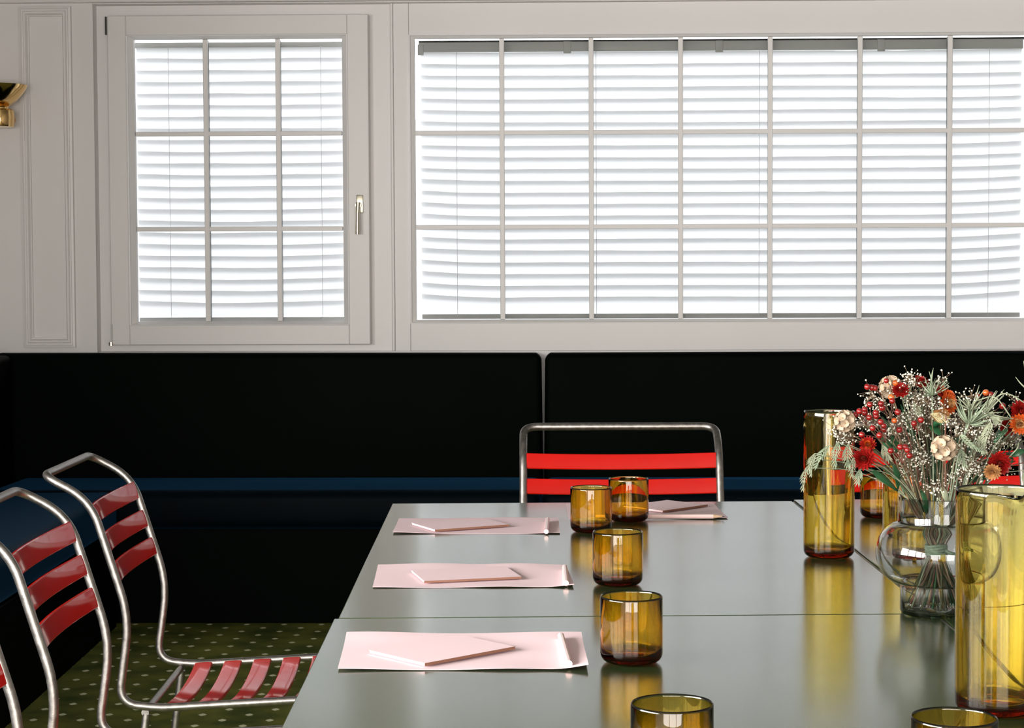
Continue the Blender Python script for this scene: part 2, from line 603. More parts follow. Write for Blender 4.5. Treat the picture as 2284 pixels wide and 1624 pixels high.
muntins(w2, [-.3128 + .32445 * k for k in range(7)], (1.7036, 1.3610), -.630, 1.958, 1.0242, 2.0445, G2 - .015)
P(MB().box(-.634, 1.962, G2 - .0005, G2 + .0015, 1.018, 2.050), 'pane', M['pane'], w2, smooth=False)
P(MB().box(-1.70, -.83, WY + .13, WY + .16, .91, .98).box(-.65, 1.98, WY + .13, WY + .16, .91, 1.0), 'outer_sill', M['paint'], w2, smooth=False)

# ---- venetian blinds
def blind(x0, x1, ztop, n, pitch, y, label, sag, cords, seed, hr=.030, first=0):
    rnd = random.Random(seed)
    t = empty('venetian_blind', ((x0 + x1) / 2, y, ztop))
    tag(t, label, 'blind')
    P(MB().rbox(x0 - .006, x1 + .004, y - .014, y + .022, ztop - hr, ztop, .002), 'headrail', M['rail'], t)
    cnt = max(6, int((x1 - x0) / .055))
    for i in range(n):
        zc = ztop - hr - first - pitch * (i + .42)
        rows = [[] for _ in range(5)]
        ph = rnd.random() * 6
        for k in range(cnt + 1):
            u = k / cnt
            x = x0 + (x1 - x0) * u
            dz = sag(u, i) + .0011 * math.sin(u * 9 + ph) + rnd.uniform(-.0006, .0006)
            tw = R(66) + .05 * math.sin(u * 5 + ph * 2)
            for j in range(5):
                a = (j / 4 - .5)
                hgt = a * .0555
                bow = .0040 * (1 - (2 * a) ** 2)
                yy = math.cos(tw) * hgt - math.sin(tw) * bow
                zz = math.sin(tw) * hgt + math.cos(tw) * bow
                rows[j].append((x + .0015 * math.sin(i * 1.7) * (1 if u > .5 else 1), y - .002 - yy, zc + zz + dz))
        P(MB().strip(rows), 'slat', M['slat'], t, angle=0)
    zb = ztop - hr - first - pitch * (n + .25) - .010
    P(MB().rbox(x0, x1, y - .010, y + .014, zb - .009, zb + .009, .003), 'bottom_rail', M['rail'], t)
    for c in cords:
        P(MB().tube([(c, y - .036, ztop - hr), (c, y - .036, zb)], .0009, 5), 'cord', M['slat'], t)
    return t
b1 = blind(-1.662, -.893, 2.044, 23, .0424, WY + .105, 'white venetian blind behind the small left casement window',
           lambda u, i: -.004 * (i / 20) * math.sin(u * math.pi) * 1.6, (-1.537, -.977), 3, hr=.019, first=.005)
b2 = blind(-.6145, 1.583, 2.0400, 22, .0427, WY + .115, 'wide white venetian blind behind the long right hand window',
           lambda u, i: (.0024 + .0005 * i) * (1.1 * max(0, 1 - u / .12) ** 1.6 + 1.3 * max(0, 1 - (1 - u) / .13) ** 1.5), (-.481, .03, .625, 1.460), 5, hr=.0365, first=.010)
P(MB().box(-.62, 1.60, WY + .100, WY + .14, 2.0405, 2.0455), 'gap_shade_strip', M['dark'], b2, smooth=False)  # solid dark strip stands in for the shade in the gap above the headrail
for x in (-.075, .48, 1.07):
    P(MB().rbox(x - .014, x + .014, WY + .094, WY + .1005, 1.996, 2.040, .002), 'bracket', M['rail'], b2)
P(MB().rbox(-.624, -.602, WY + .096, WY + .1005, 1.992, 2.032, .002), 'bracket', M['rail'], b2)

# ------------------------------------------------------------------ wall lamp
sc = at(-2, 236, WY - .12)
wlp = empty('wall_lamp', (sc.x, WY - .012, sc.z))
tag(wlp, 'polished brass bowl wall lamp at the left picture edge', 'lamp')
zt = at(0, 190, WY - .12).z
zm = at(0, 241, WY - .12).z
zl = at(0, 283, WY - .12).z
KL = (WY - .12) / FOC
def lp(r_, y):
    return (r_ * KL, at(0, y, WY - .12).z)
prof = [lp(*q) for q in ((20, 243), (21, 238), (27, 233), (36, 226), (45, 217), (53, 207), (59, 198), (62.5, 190))]
inner = [(max(.001, r_ - .003), z + (.0004 if k == 7 else .002)) for k, (r_, z) in enumerate(prof)][::-1]
P(MB().lathe(catmull2(prof) + inner, (sc.x, WY - .12, 0), 56), 'bowl', M['brass'], wlp, angle=60)
P(MB().lathe([lp(.3, 283), lp(31, 283), lp(32, 280), lp(33, 262), lp(32, 247), lp(29, 244), lp(.3, 244)], (sc.x, WY - .12, 0), 48), 'socket_cup', M['brass'], wlp)
P(MB().tube([(sc.x, WY - .1, (zl + zm) / 2), (sc.x, WY - .016, (zl + zm) / 2)], .014, 16), 'arm', M['brass'], wlp)
P(MB().tube([(sc.x, WY - .020, (zl + zm) / 2), (sc.x, WY - .012, (zl + zm) / 2)], .026, 32), 'wall_plate', M['brass'], wlp)

# ------------------------------------------------------------------ benches
bk = empty('banquette_bench', (.2, 6.55, 0))
tag(bk, 'long dark green upholstered bench along the window wall', 'bench')
GX = -.1635
ztb = .910
def cushion(mb, x0, x1, y0, y1, z0, z1, r, T=None, seg=5):
    return mb.rbox(x0, x1, y0, y1, z0, z1, r, T, seg)
def backrest(x0, x1, dent_right):
    mb = MB().rbox(x0, x1, 6.755, 6.834, .40, ztb, .022, None, 5)
    # soft corner beside the gap
    for v in mb.v:
        e = (x1 - v.x) if dent_right else (v.x - x0)
        if v.z > .80:
            k = (v.z - .80) / .11
            if e < .06:
                v.z -= .010 * k * (1 - e / .06) ** 2
                v.x += (-1 if dent_right else 1) * .0068 * k * (1 - e / .06)
    return mb
P(backrest(-2.155, GX - .0012, True), 'backrest', M['bench'], bk, angle=60)
P(backrest(GX + .0012, 3.1, False), 'backrest', M['bench'], bk, angle=60)
P(cushion(MB(), -2.052, GX - .001, 6.315, 6.752, .33, .463, .035), 'seat_cushion', M['seat'], bk, angle=60)
P(cushion(MB(), GX + .001, 3.1, 6.315, 6.752, .33, .463, .035), 'seat_cushion', M['seat'], bk, angle=60)
P(MB().box(-2.05, 3.1, 6.383, 6.75, 0, .328), 'base', M['bench'], bk, bevel=.004)

bl = empty('banquette_bench', (-1.9, 4.4, 0))
tag(bl, 'dark upholstered bench along the left wall behind the red slatted chairs', 'bench')
P(cushion(MB(), .075, 6.4, -.012, .445, .33, .463, .035, LT), 'seat_cushion', M['seat'], bl, angle=60)
P(MB().box(.075, 6.35, 0, .44, 0, .328, LT), 'base', M['bench'], bl, bevel=.004)
P(MB().rbox(-.366, 6.4, .452, .590, .40, .905, .022, LT, 5), 'backrest', M['bench'], bl, angle=60)

# ------------------------------------------------------------------ tables
TH = .0455153
EX = Vector((math.cos(TH), math.sin(TH), 0))
EY = Vector((-math.sin(TH), math.cos(TH), 0))
TZ = .74
def U(u, v, z=0):
    return EX * u + EY * v + Vector((0, 0, z))
def table(u0, u1, v0, v1, label, dz=0):
    c = U((u0 + u1) / 2, (v0 + v1) / 2)
    t = empty('dining_table', c, TH)
    tag(t, label, 'table', 'green dining tables pushed together')
    hx_, hy = (u1 - u0) / 2, (v1 - v0) / 2
    MB().box(-hx_, hx_, -hy, hy, TZ - .004 + dz, TZ + dz).build('table_top', M['table'], t, bevel=.0012)
    MB().box(-hx_ - .0009, hx_ + .0009, -hy - .0009, hy + .0009, TZ - .026 + dz, TZ - .0041 + dz).build('lit_edge_band', M['table_edge'], t, bevel=.0015)  # pale band juts out slightly, painting the light caught along the rim
    fr = MB()
    ix, iy = hx_ - .06, hy - .06
    fr.box(-ix, ix, -iy, -iy + .03, TZ - .06, TZ - .0265).box(-ix, ix, iy - .03, iy, TZ - .06, TZ - .0265)
    fr.box(-ix, -ix + .03, -iy, iy, TZ - .06, TZ - .0265).box(ix - .03, ix, -iy, iy, TZ - .06, TZ - .0265)
    fr.build('apron', M['steel'], t, smooth=False)
    for sx in (-1, 1):
        for sy in (-1, 1):
            x, y = sx * (ix - .015), sy * (iy - .015)
            MB().tube([(x, y, 0), (x, y, TZ - .061)], .016, 14).build('leg', M['steel'], t)
    return t
table(-.2215, .577, 2.508, 3.747, 'green topped table at the back left, holding three pink paper sets')
table(.584, 1.382, 2.515, 3.768, 'green topped table at the back right, under the flower vase and carafe')
table(-.227, .577, 1.27, 2.5045, 'green topped table at the front left, nearest pink sheet on it')
table(.584, 1.381, 1.27, 2.5105, 'green topped table at the front right, under the near carafe')

# ------------------------------------------------------------------ chairs
BACK = [(-.801, .8495), (-.720, .806), (-.655, .598), (-.676, .447), (-.60, .4395), (-.235, .4575)]
CHX = -.45
def side_path(y, sx=1):
    pts = [Vector((px - CHX, y * 1.0, pz)) for px, pz in BACK]
    return pts
def make_chair(W, r, name='slatted_chair'):
    t = empty(name)
    hw = W / 2
    L = [Vector((px - CHX, hw, pz)) for px, pz in BACK]
    Rr = [Vector((px - CHX, -hw, pz)) for px, pz in BACK]
    path = L[::-1] + Rr
    n = len(path)
    rad = [0, .02, .06, .05, .05, .033, .033, .05, .05, .06, .02, 0]
    MB().tube(fillet(path, rad, 8), r, 16).build('frame', M['metal'], t, angle=60)
    # rear seat crossbar, front crossbar, legs
    MB().tube([(-.180, hw, .431), (-.180, -hw, .431)], r * .92, 14).build('crossbar', M['metal'], t)
    MB().tube([(.200, hw, .4525), (.200, -hw, .4525)], r * .92, 14).build('crossbar', M['metal'], t)
    for s in (-1, 1):
        MB().tube([(-.178, s * (hw - .004), .428), (-.235, s * (hw + .012), .006)], r * .98, 14).build('leg', M['metal'], t)
        MB().tube([(.200, s * (hw - .004), .446), (.225, s * (hw + .012), .006)], r * .98, 14).build('leg', M['metal'], t)
    # back slats
    def slat(c, along, across, depth, wdt, half, sagv, nm):
        """c centre; across = width dir, depth = bulge dir; curved channel strip with lips"""
        N_ = 14
        cs = [(-.5, 1.0, .0055), (-.5, 1, .0015), (-.46, 1, .0), (-.2, 1, -.0006), (.2, 1, -.0006), (.46, 1, 0), (.5, 1, .0015), (.5, 1, .0055)]
        rows_f = []
        th_ = .0011
        prof = [(a * wdt, d) for a, _, d in cs]
        prof2 = [(a * wdt * (1 - 2 * th_ / wdt), d + (th_ if abs(a) < .49 else 0.0)) for a, _, d in cs][::-1]
        full = prof + prof2
        mb = MB()
        rings = []
        for k in range(N_ + 1):
            u = k / N_ * 2 - 1
            base = c + Vector((0, u * half, 0)) + depth * (sagv * (1 - u * u))
            rings.append([base + across * a + depth * d for a, d in full])
        i0 = 0
        m_ = len(full)
        for rg in rings:
            mb.v += rg
        for j in range(N_):
            for k in range(m_):
                a, b = j * m_ + k, j * m_ + (k + 1) % m_
                mb.f.append([a, b, b + m_, a + m_]); mb.mi.append(0)
        mb.f.append(list(range(m_))[::-1]); mb.mi.append(0)
        mb.f.append([N_ * m_ + k for k in range(m_)]); mb.mi.append(0)
        return mb.build(nm, M['red'], t, angle=40)
    a, b = Vector((-.720 - CHX, 0, .806)), Vector((-.655 - CHX, 0, .598))
    d = (b - a).normalized()
    nb = Vector((d.z, 0, -d.x))          # towards the back and down
    if nb.x > 0: nb = -nb
    for z in (.781, .7265, .673):
        k = (z - a.z) / (b.z - a.z)
        c = a + (b - a) * k - nb * (r * .25)
        slat(c, None, d, nb, .0345, hw - r * .86, .016, 'back_slat')
    a, b = Vector((-.60 - CHX, 0, .4395)), Vector((-.235 - CHX, 0, .4575))
    d = (b - a).normalized()
    nb = Vector((d.z, 0, -d.x))
    for k in range(7):
        x = -.585 + .0572 * k
        c = a + (b - a) * ((x + .60) / .365)
        slat(c - nb * (r * .5), None, d, nb, .0345, hw - r * .35, .015, 'seat_slat')
    return t
def place(t, u, v, rz, label, grp='red slatted metal chairs'):
    t.location = U(u, v)
    t.rotation_euler = (0, 0, rz)
    tag(t, label, 'chair', grp)
ch = make_chair(.370, .0072)
place(ch, CHX + .000, 3.475, TH, 'left hand red slatted chair farthest from the camera, seat slats showing')
c2 = copy_tree(ch)
place(c2, CHX + .010, 2.895, TH, 'middle of the three red slatted chairs on the left side')
c3 = copy_tree(ch)
place(c3, CHX + .012, 2.318, TH, 'nearest left red slatted chair, cut off by the picture corner')
e1 = make_chair(.435, .0088)
pe = at(1382, 950, 4.262)
def place_end(t, p, label):
    f = Vector((math.sin(TH * .5), -math.cos(TH * .5), 0))
    o = Vector((p.x, p.y, 0)) + f * (.351)
    t.location = o
    t.rotation_euler = (0, 0, math.atan2(f.y, f.x))
    tag(t, label, 'chair', 'red slatted metal chairs')
place_end(e1, pe, 'red slatted chair at the far head of the left table, facing the camera')
e2 = copy_tree(e1)
place_end(e2, at(2044, 948, 4.30), 'red slatted chair behind the flowers and tall carafe, far right')

# ------------------------------------------------------------------ pink sheets, pads, pencils
def sheet(c0, c1, c2_, c3_, seed, lift, label):
    """corners near-left, near-right, far-right, far-left (x,y)"""
    rnd = random.Random(seed)
    c = [Vector((*q, TZ)) for q in (c0, c1, c2_, c3_)]
    ctr = sum(c, Vector()) / 4
    NX, NY = 28, 12
    rows = []
    for j in range(NY + 1):
        v = j / NY
        row = []
        for i in range(NX + 1):
            u = i / NX
            p = (c[0] * (1 - u) + c[1] * u) * (1 - v) + (c[3] * (1 - u) + c[2] * u) * v
            z = .0006 + lift(u, v)
            row.append((p.x - ctr.x, p.y - ctr.y, z))
        rows.append(row)
    mb = MB().strip(rows)
    low = [[(p[0], p[1], p[2] - .0003) for p in r_][::-1] for r_ in rows]
    mb.strip(low)
    ring = [rows[0], [r_[-1] for r_ in rows], rows[-1][::-1], [r_[0] for r_ in rows][::-1]]
    for e in ring:
        mb.strip([[(p[0], p[1], p[2] - .0003) for p in e], list(e)])
    o = mb.build('paper_sheet', M['pink'], angle=35)
    o.location = ctr
    tag(o, label, 'paper', 'pink paper sheets on the tables')
    return o
g = lambda x, c, w_: math.exp(-((x - c) / w_) ** 2)
l1 = lambda u, v: .0030 * g(u, 0, .2) * g(v, 0, .4) + .0022 * g(u, 1, .14) * g(v, 0, .5) + .0015 * g(v, 1, .2) * g(u, .7, .3)
l2 = lambda u, v: .0016 * g(u, 0, .2) * g(v, 0, .4) + .0018 * g(u, .64, .2) * g(v, 0, .16) + .0042 * g(u, 1.02, .10) * g(v, 0, .5) + .0026 * g(v, 1, .2) * (g(u, .3, .2) + g(u, .75, .15))
l3 = lambda u, v: .0024 * g(u, -.02, .3) * g(v, 0, .4) + .0024 * g(u, .70, .2) * g(v, 0, .16) + .0075 * g(u, 1.04, .11) * g(v, -.02, .5) + .0030 * g(v, 1, .2) * (g(u, .1, .25) + g(u, .9, .3))
l4 = lambda u, v: .0020 * g(u, .9, .2) * g(v, 0, .4) + .001 * g(v, 1, .3)
sheet((-.346, 3.300), (-.051, 3.298), (-.057, 3.506), (-.356, 3.507), 1, l1, 'pink paper sheet on the left, farthest from the camera')
sheet((-.3165, 2.732), (-.022, 2.738), (-.036, 2.948), (-.333, 2.950), 2, l2, 'middle pink paper sheet on the left side of the table')
sheet((-.292, 2.164), (-.001, 2.166), (-.010, 2.384), (-.310, 2.384), 3, l3, 'nearest pink paper sheet, on the front left table')
sheet((-.038, 3.498), (.259, 3.497), (.2475, 3.715), (-.046, 3.715), 4, l4, 'pink paper sheet before the chair at the table head, behind the tumblers')

def pad(cor, front, left, thick, label):
    """corner nearest to camera, end of long front edge, end of short left edge: photo points on the table plane"""
    z = TZ + .0012
    a = atz(*cor, z)
    b = atz(*front, z)
    c = atz(*left, z)
    dx = (b - a).normalized()
    dy = Vector((-dx.y, dx.x, 0))
    Lx = min(max((b - a).length, .13), .155)
    Ly = .105
    t = empty('note_pad', a + Vector((0, 0, .0016)), math.atan2(dx.y, dx.x))
    tag(t, label, 'notepad', 'pink note pads lying on the pink sheets')
    MB().box(0, Lx, 0, Ly, thick * .78, thick).build('cover', M['pinkpad'], t, smooth=False)
    MB().box(.0, Lx, -.0008, .0, .0, thick).build('front_strip', M['front_strip'], t, smooth=False)  # thin brown strip along the long front edge
    MB().box(.0006, Lx - .0006, .0006, Ly - .0006, .0, thick * .76).build('page_block', M['pages'], t, smooth=False)
    return t
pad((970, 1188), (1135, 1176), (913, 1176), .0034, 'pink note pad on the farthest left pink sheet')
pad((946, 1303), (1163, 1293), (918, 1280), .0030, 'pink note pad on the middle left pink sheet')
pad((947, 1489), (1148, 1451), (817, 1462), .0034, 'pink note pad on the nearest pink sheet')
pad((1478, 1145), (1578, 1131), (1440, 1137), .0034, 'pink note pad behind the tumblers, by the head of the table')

def pencil(a, b, label, sharp=False):
    a, b = Vector(a), Vector(b)
    d = (b - a)
    L_ = d.length
    d.normalize()
    t = empty('pencil', a, 0)
    t.rotation_euler = (0, math.asin(-d.z), math.atan2(d.y, d.x))
    tag(t, label, 'pencil', 'pink pencils on the pink sheets')
    r = .0042
    e = L_ - (.022 if sharp else 0)
    MB().tube([(0, 0, 0), (e, 0, 0)], r, 6 if sharp else 10).build('barrel', M['pencil'], t, angle=25)
    if sharp:
        MB().tube([(e, 0, 0), (L_ - .005, 0, 0)], [r, .0011], 12).build('wood_cone', M['wood'], t)
        MB().tube([(L_ - .005, 0, 0), (L_, 0, 0)], [.0011, .0002], 8).build('lead_tip', M['lead'], t)
    return t
def pz(px, py, h):
    return atz(px, py, TZ + h)
pencil(pz(1218.5, 1186, .0060), pz(1221, 1158.5, .0060), 'pink pencil on the farthest left sheet, at its right end')
pencil(pz(1262.5, 1301, .0060), pz(1259.5, 1265, .0060), 'pink pencil on the middle left sheet, at its right end')
pencil(pz(1269, 1481, .0062), pz(1251, 1418, .0062), 'pink pencil on the nearest sheet, at its right end')
pencil(pz(1330, 1152.5, .0055), pz(1617, 1152, .0055), 'sharpened pink pencil lying across the sheet behind the tumblers', True)

# ------------------------------------------------------------------ glassware
def tumbler_profile(rad=.0371, h=.0792, w_=.0022, base=.0075, rc=.012, grow=1.0):
    out = [(.0004, 0.0006), (rad - rc - .004, 0.0)]
    for k in range(7):
        a = k / 6 * math.pi / 2
        out.append((rad - rc + rc * math.sin(a), rc - rc * math.cos(a)))
    out += [(rad, rc * 1.3), (rad, h * .55), (rad, h - .0026), (rad - .0003, h - .0008), (rad - w_ * .5, h)]
    ri = rad - w_
    out += [(ri + .0003, h - .0008), (ri, h - .0026), (ri - w_ * (grow - 1) * .5, h * .55), (ri - w_ * (grow - 1), base + rc * 1.3)]
    ri -= w_ * (grow - 1)
    rc2 = rc - .001
    for k in range(7):
        a = math.pi / 2 - k / 6 * math.pi / 2
        out.append((ri - rc2 + rc2 * math.sin(a), base + rc2 - rc2 * math.cos(a)))
    out += [(ri * .4, base + .0012), (.0004, base + .0018)]
    return out
TP = tumbler_profile()
def tumbler(p, label, rz=0.0):
    mb = MB().lathe(TP, (0, 0, 0), 64)
    n = len(TP)
    mb.f.append([k for k in range(64)][::-1]); mb.mi.append(0)
    mb.f.append([(n - 1) * 64 + k for k in range(64)]); mb.mi.append(0)
    o = mb.build('tumbler', M['amber'], angle=70)
    o.location = (p[0], p[1], TZ + .0004)
    tag(o, label, 'glass', 'amber glass tumblers on the tables')
    return o
tumbler((.0731, 3.471), 'amber glass tumbler farthest back, before the red chair slats')
tumbler((.0039, 3.328), 'amber glass tumbler leftmost, just left of the farthest one')
tumbler((.0422, 2.765), 'amber glass tumbler beside the middle pink sheet')
tumbler((.0498, 2.2146), 'amber glass tumbler right of the nearest pink sheet')
q = at(1499, 1577, 1.662); tumbler((q.x, q.y), 'amber glass tumbler cut off at the bottom middle of the picture')
q = at(2128, 1604, 1.612); tumbler((q.x, q.y), 'amber glass tumbler cut off at the bottom right, before the carafe')
q = at(1963, 1061, 3.52); tumbler((q.x, q.y), 'amber glass tumbler behind the flowers, right of the tall carafe')

def carafe(p, rad, h, label, spout=None, w_=.0019):
    prof = tumbler_profile(rad, h, w_, .009, .012, 2.1)
    prof = prof[:10] + [(rad, h * .3), (rad, h * .6), (rad, h * .85), (rad, h * .90), (rad, h * .95)] + prof[11:16] + [(rad - w_, h * .95), (rad - w_, h * .90), (rad - w_, h * .85), (rad - w_ * 1.35, h * .6), (rad - w_ * 1.8, h * .3)] + prof[17:]
    S = 80
    mb = MB().lathe(prof, (0, 0, 0), S)
    n = len(prof)
    mb.f.append([k for k in range(S)][::-1]); mb.mi.append(0)
    mb.f.append([(n - 1) * S + k for k in range(S)]); mb.mi.append(0)
    if spout is not None:
        for v in mb.v:
            if v.z > h * .86:
                a = math.atan2(v.y, v.x)
                da = (a - spout + math.pi) % (2 * math.pi) - math.pi
                k = (v.z / h - .86) / .14
                e = math.exp(-(da / .24) ** 2) * k * k
                v.x += math.cos(a) * .010 * e
                v.y += math.sin(a) * .010 * e
                v.z -= .004 * e
    o = mb.build('carafe', M['amber2'], angle=70)
    o.location = (p[0], p[1], TZ + .0004)
    tag(o, label, 'carafe', 'tall amber glass carafes')
    return o
carafe((.3866, 3.034), .0408, .236, 'tall amber carafe left of the flower vase, standing clear')
q = at(2226, 1091, 1.966)
carafe((q.x, q.y), .0432, .2345, 'tall amber carafe nearest the camera, with pouring lip, right edge', spout=R(-82))
q = at(2026, 1200, 3.0)
carafe((q.x, q.y), .0405, .15, 'shorter amber carafe half hidden behind the flower vase and stems')

# ------------------------------------------------------------------ vase
VP = Vector((.4712, 2.5335, TZ + .0005))
def vase_profile():
    o = [(.0005, .001), (.046, .0), (.0505, .0008), (.052, .004), (.052, .038), (.0525, .0405)]
    for k in range(1, 12):
        a = -math.pi / 2 + math.pi * k / 12
        o.append((.0530 + .0318 * math.cos(a), .0815 + .0405 * math.sin(a)))
    o += [(.0555, .1225), (.0545, .1250), (.0545, .140), (.0545, .1572), (.0535, .158)]
    w_ = .0022
    i = [(.0545 - w_, .1572), (.0545 - w_, .140), (.0545 - w_, .1240)]
    for k in range(11, 0, -1):
        a = -math.pi / 2 + math.pi * k / 12
        i.append((.0530 + (.0318 - w_) * math.cos(a), .0815 + (.0405 - w_) * math.sin(a)))
    i += [(.052 - w_, .0415), (.052 - w_, .037), (.052 - w_, .009), (.047, .006), (.0005, .0055)]
    return o + i
vpf = vase_profile()
mb = MB().lathe(vpf, (0, 0, 0), 72)
mb.f.append([k for k in range(72)][::-1]); mb.mi.append(0)
mb.f.append([(len(vpf) - 1) * 72 + k for k in range(72)]); mb.mi.append(0)
vase = mb.build('flower_vase', M['smoke'], angle=50)
vase.location = VP
tag(vase, 'bulbous smoky clear glass vase holding the flower bouquet', 'vase')

# ------------------------------------------------------------------ bouquet
bq = empty('flower_bouquet', VP + Vector((0, 0, .01)))
tag(bq, 'dried bouquet of red strawflowers, berries, pods and grasses in the glass vase', 'bouquet')
rnd = random.Random(11)
NECK = VP + Vector((0, 0, .150))
TIE = at(2088, 1226, 2.5335)
def stem_path(head, spread=1.0):
    d = head - NECK
    h = Vector((d.x, d.y, 0))
    hl = h.length
    hd = h.normalized() if hl > 1e-4 else Vector((1, 0, 0))
    pin = NECK + hd * min(.043, hl * .45) + Vector((rnd.uniform(-.006, .006), rnd.uniform(-.006, .006), 0))
    a = rnd.uniform(0, 2 * math.pi)
    tie = TIE + Vector((math.cos(a), math.sin(a), 0)) * rnd.uniform(.001, .010)
    opp = -hd * rnd.uniform(.018, .040) + Vector((rnd.uniform(-.014, .014), rnd.uniform(-.014, .014), 0))
    if opp.length > .043: opp = opp.normalized() * .043
    bot = Vector((VP.x + opp.x, VP.y + opp.y, VP.z + .0075 + rnd.uniform(0, .004)))
    mid = pin.lerp(head, .5) + Vector((0, 0, .012 + .05 * hl * .5))
    return catmull([bot, tie, pin, mid, head], 5)
def add_stem(head, r=.0011, m='stemg'):
    pts = stem_path(head)
    P(MB().tube(pts, [r * (1.35 - .55 * i / (len(pts) - 1)) for i in range(len(pts))], 5), 'stem', M[m], bq, angle=0)
    return pts

# tie
tm = MB()
for k in range(5):
    zz = TIE.z - .006 + k * .003
    ring = [(TIE.x + math.cos(a) * .0135, TIE.y + math.sin(a) * .0135, zz + .0012 * math.sin(a * 2 + k)) for a in [2 * math.pi * j / 20 for j in range(21)]]
    tm.tube(ring, .0022, 6, cap=False)
tm.tube([(TIE.x + .010, TIE.y - .010, TIE.z), (TIE.x + .020, TIE.y - .012, TIE.z - .004), (TIE.x + .028, TIE.y - .012, TIE.z - .005)], .0024, 6)
P(tm, 'tie', M['tie'], bq, angle=0)

ZC = VP.y
def px(x, y, dy=0.0):
    """bouquet layout taken at its own depth"""
    return at(1780 + x / 4.06, 800 + y / 4.06, ZC + dy)

# seed pods (scabious)
def pod(c, r, seed):
    rn = random.Random(seed)
    mb = MB()
    mb.ball(c, r * .72, 0, 2)
    n = 26
    for i in range(n):
        z = 1 - 2 * (i + .5) / n
        a = i * 2.39996
        d = Vector((math.sqrt(1 - z * z) * math.cos(a), math.sqrt(1 - z * z) * math.sin(a), z))
        s_ = r * rn.uniform(.30, .42)
        prof = [(s_ * .25, r * .62), (s_ * .55, r * .78), (s_ * .95, r * .93), (s_ * 1.12, r * 1.0), (s_ * .98, r * .96), (s_ * .5, r * .80), (s_ * .1, r * .74)]
        i0 = len(mb.v)
        mb.lathe(prof, c, 9, 0, axis=d)
        for k in range(i0, len(mb.v)):
            mb.v[k] = mb.v[k] + (mb.v[k] - c) * rn.uniform(-.07, .06)
        mb.ball(c + d * r * .80, r * .085, 1, 1)
    P(mb, 'seed_pod', [M['pod'], M['podc']], bq, angle=50)
for i, (x, y, r_, dy) in enumerate([(424, 565, .0135, -.075), (1320, 808, .0157, -.09), (840, 262, .0150, .02)]):
    c = px(x, y, dy)
    pod(c, r_, i)
    add_stem(c + Vector((0, 0, -r_ * .8)), .0010, 'stem')

# strawflowers
def straw(c, r, axis, m0, m1, seed, open_=1.0):
    rn = random.Random(seed)
    axis = Vector(axis).normalized()
    q_ = Vector((0, 0, 1)).rotation_difference(axis)
    mb = MB()
    rings = 6
    for j in range(rings):
        f = j / (rings - 1)
        n = int(17 - 5 * f)
        el = R(8 + 74 * f) * open_
        ln = r * (1.0 - .42 * f)
        for k in range(n):
            a = 2 * math.pi * (k + .5 * (j % 2) + rn.uniform(-.12, .12)) / n
            e = el + rn.uniform(-.1, .1)
            d = Vector((math.cos(a) * math.cos(e), math.sin(a) * math.cos(e), math.sin(e)))
            up = Vector((-math.cos(a) * math.sin(e), -math.sin(a) * math.sin(e), math.cos(e)))
            sd = d.cross(up)
            w_ = r * .17
            rows = []
            for t_, ww, cu in ((.12, .5, 0), (.5, 1, -.03), (.8, .75, 0), (1.0, .04, .10)):
                p_ = d * ln * t_ + up * ln * cu
                rows.append([c + q_ @ (p_ - sd * w_ * ww + up * r * .03 * ww), c + q_ @ p_, c + q_ @ (p_ + sd * w_ * ww + up * r * .03 * ww)])
            mb.strip(rows, 1 if (f > .55 or rn.random() < .12) else 0)
    mb.ball(c + axis * r * .18, r * .24, 2, 2)
    P(mb, 'strawflower_head', [M[m0], M[m1], M['centre']], bq, angle=0)
F = [(595, 905, .0165, -.085, (-.3, -1, .1), 'flower', 'flower'), (632, 780, .0120, -.08, (-.2, -1, .35), 'flower', 'flowero'),
     (930, 290, .0130, -.03, (-.2, -.8, .6), 'flower', 'flower'), (1100, 222, .0130, -.02, (.1, -.6, .9), 'flower', 'flower'),
     (1300, 305, .0105, -.03, (.3, -.8, .6), 'flower', 'flowero'), (1365, 345, .0100, -.04, (.3, -.8, .5), 'flowero', 'flowero'),
     (1350, 410, .0155, -.05, (.5, -.8, .2), 'flowero', 'flowert'), (1290, 500, .0130, -.055, (0, -.7, -.5), 'flowert', 'flowert'),
     (2015, 490, .0180, -.05, (.3, -.9, .3), 'flower', 'flower'), (2010, 590, .0150, -.06, (-.2, -1, 0), 'flowero', 'flowert'),
     (1900, 620, .0130, -.02, (.1, -1, 0), 'flower', 'flower'), (1820, 950, .0175, -.06, (0, -1, -.1), 'flower', 'flower'),
     (1760, 1020, .0125, -.07, (-.2, -1, -.3), 'flowert', 'flowert'), (870, 900, .012, .03, (0, -1, 0), 'flower', 'flower'),
     (1420, 1190, .010, .03, (0, -1, 0), 'flower', 'flowero'), (2200, 650, .018, .0, (.6, -.6, .3), 'flower', 'flowero'),
     (1500, 640, .013, .07, (.2, .5, .8), 'flower', 'flowero'), (1100, 600, .014, .09, (0, .8, .6), 'flower', 'flower')]
for i, (x, y, r_, dy, ax, m0, m1) in enumerate(F):
    c = px(x, y, dy)
    straw(c, r_, ax, m0, m1, 50 + i)
    add_stem(c - Vector(ax).normalized() * r_ * .3, .0012, 'stemg')

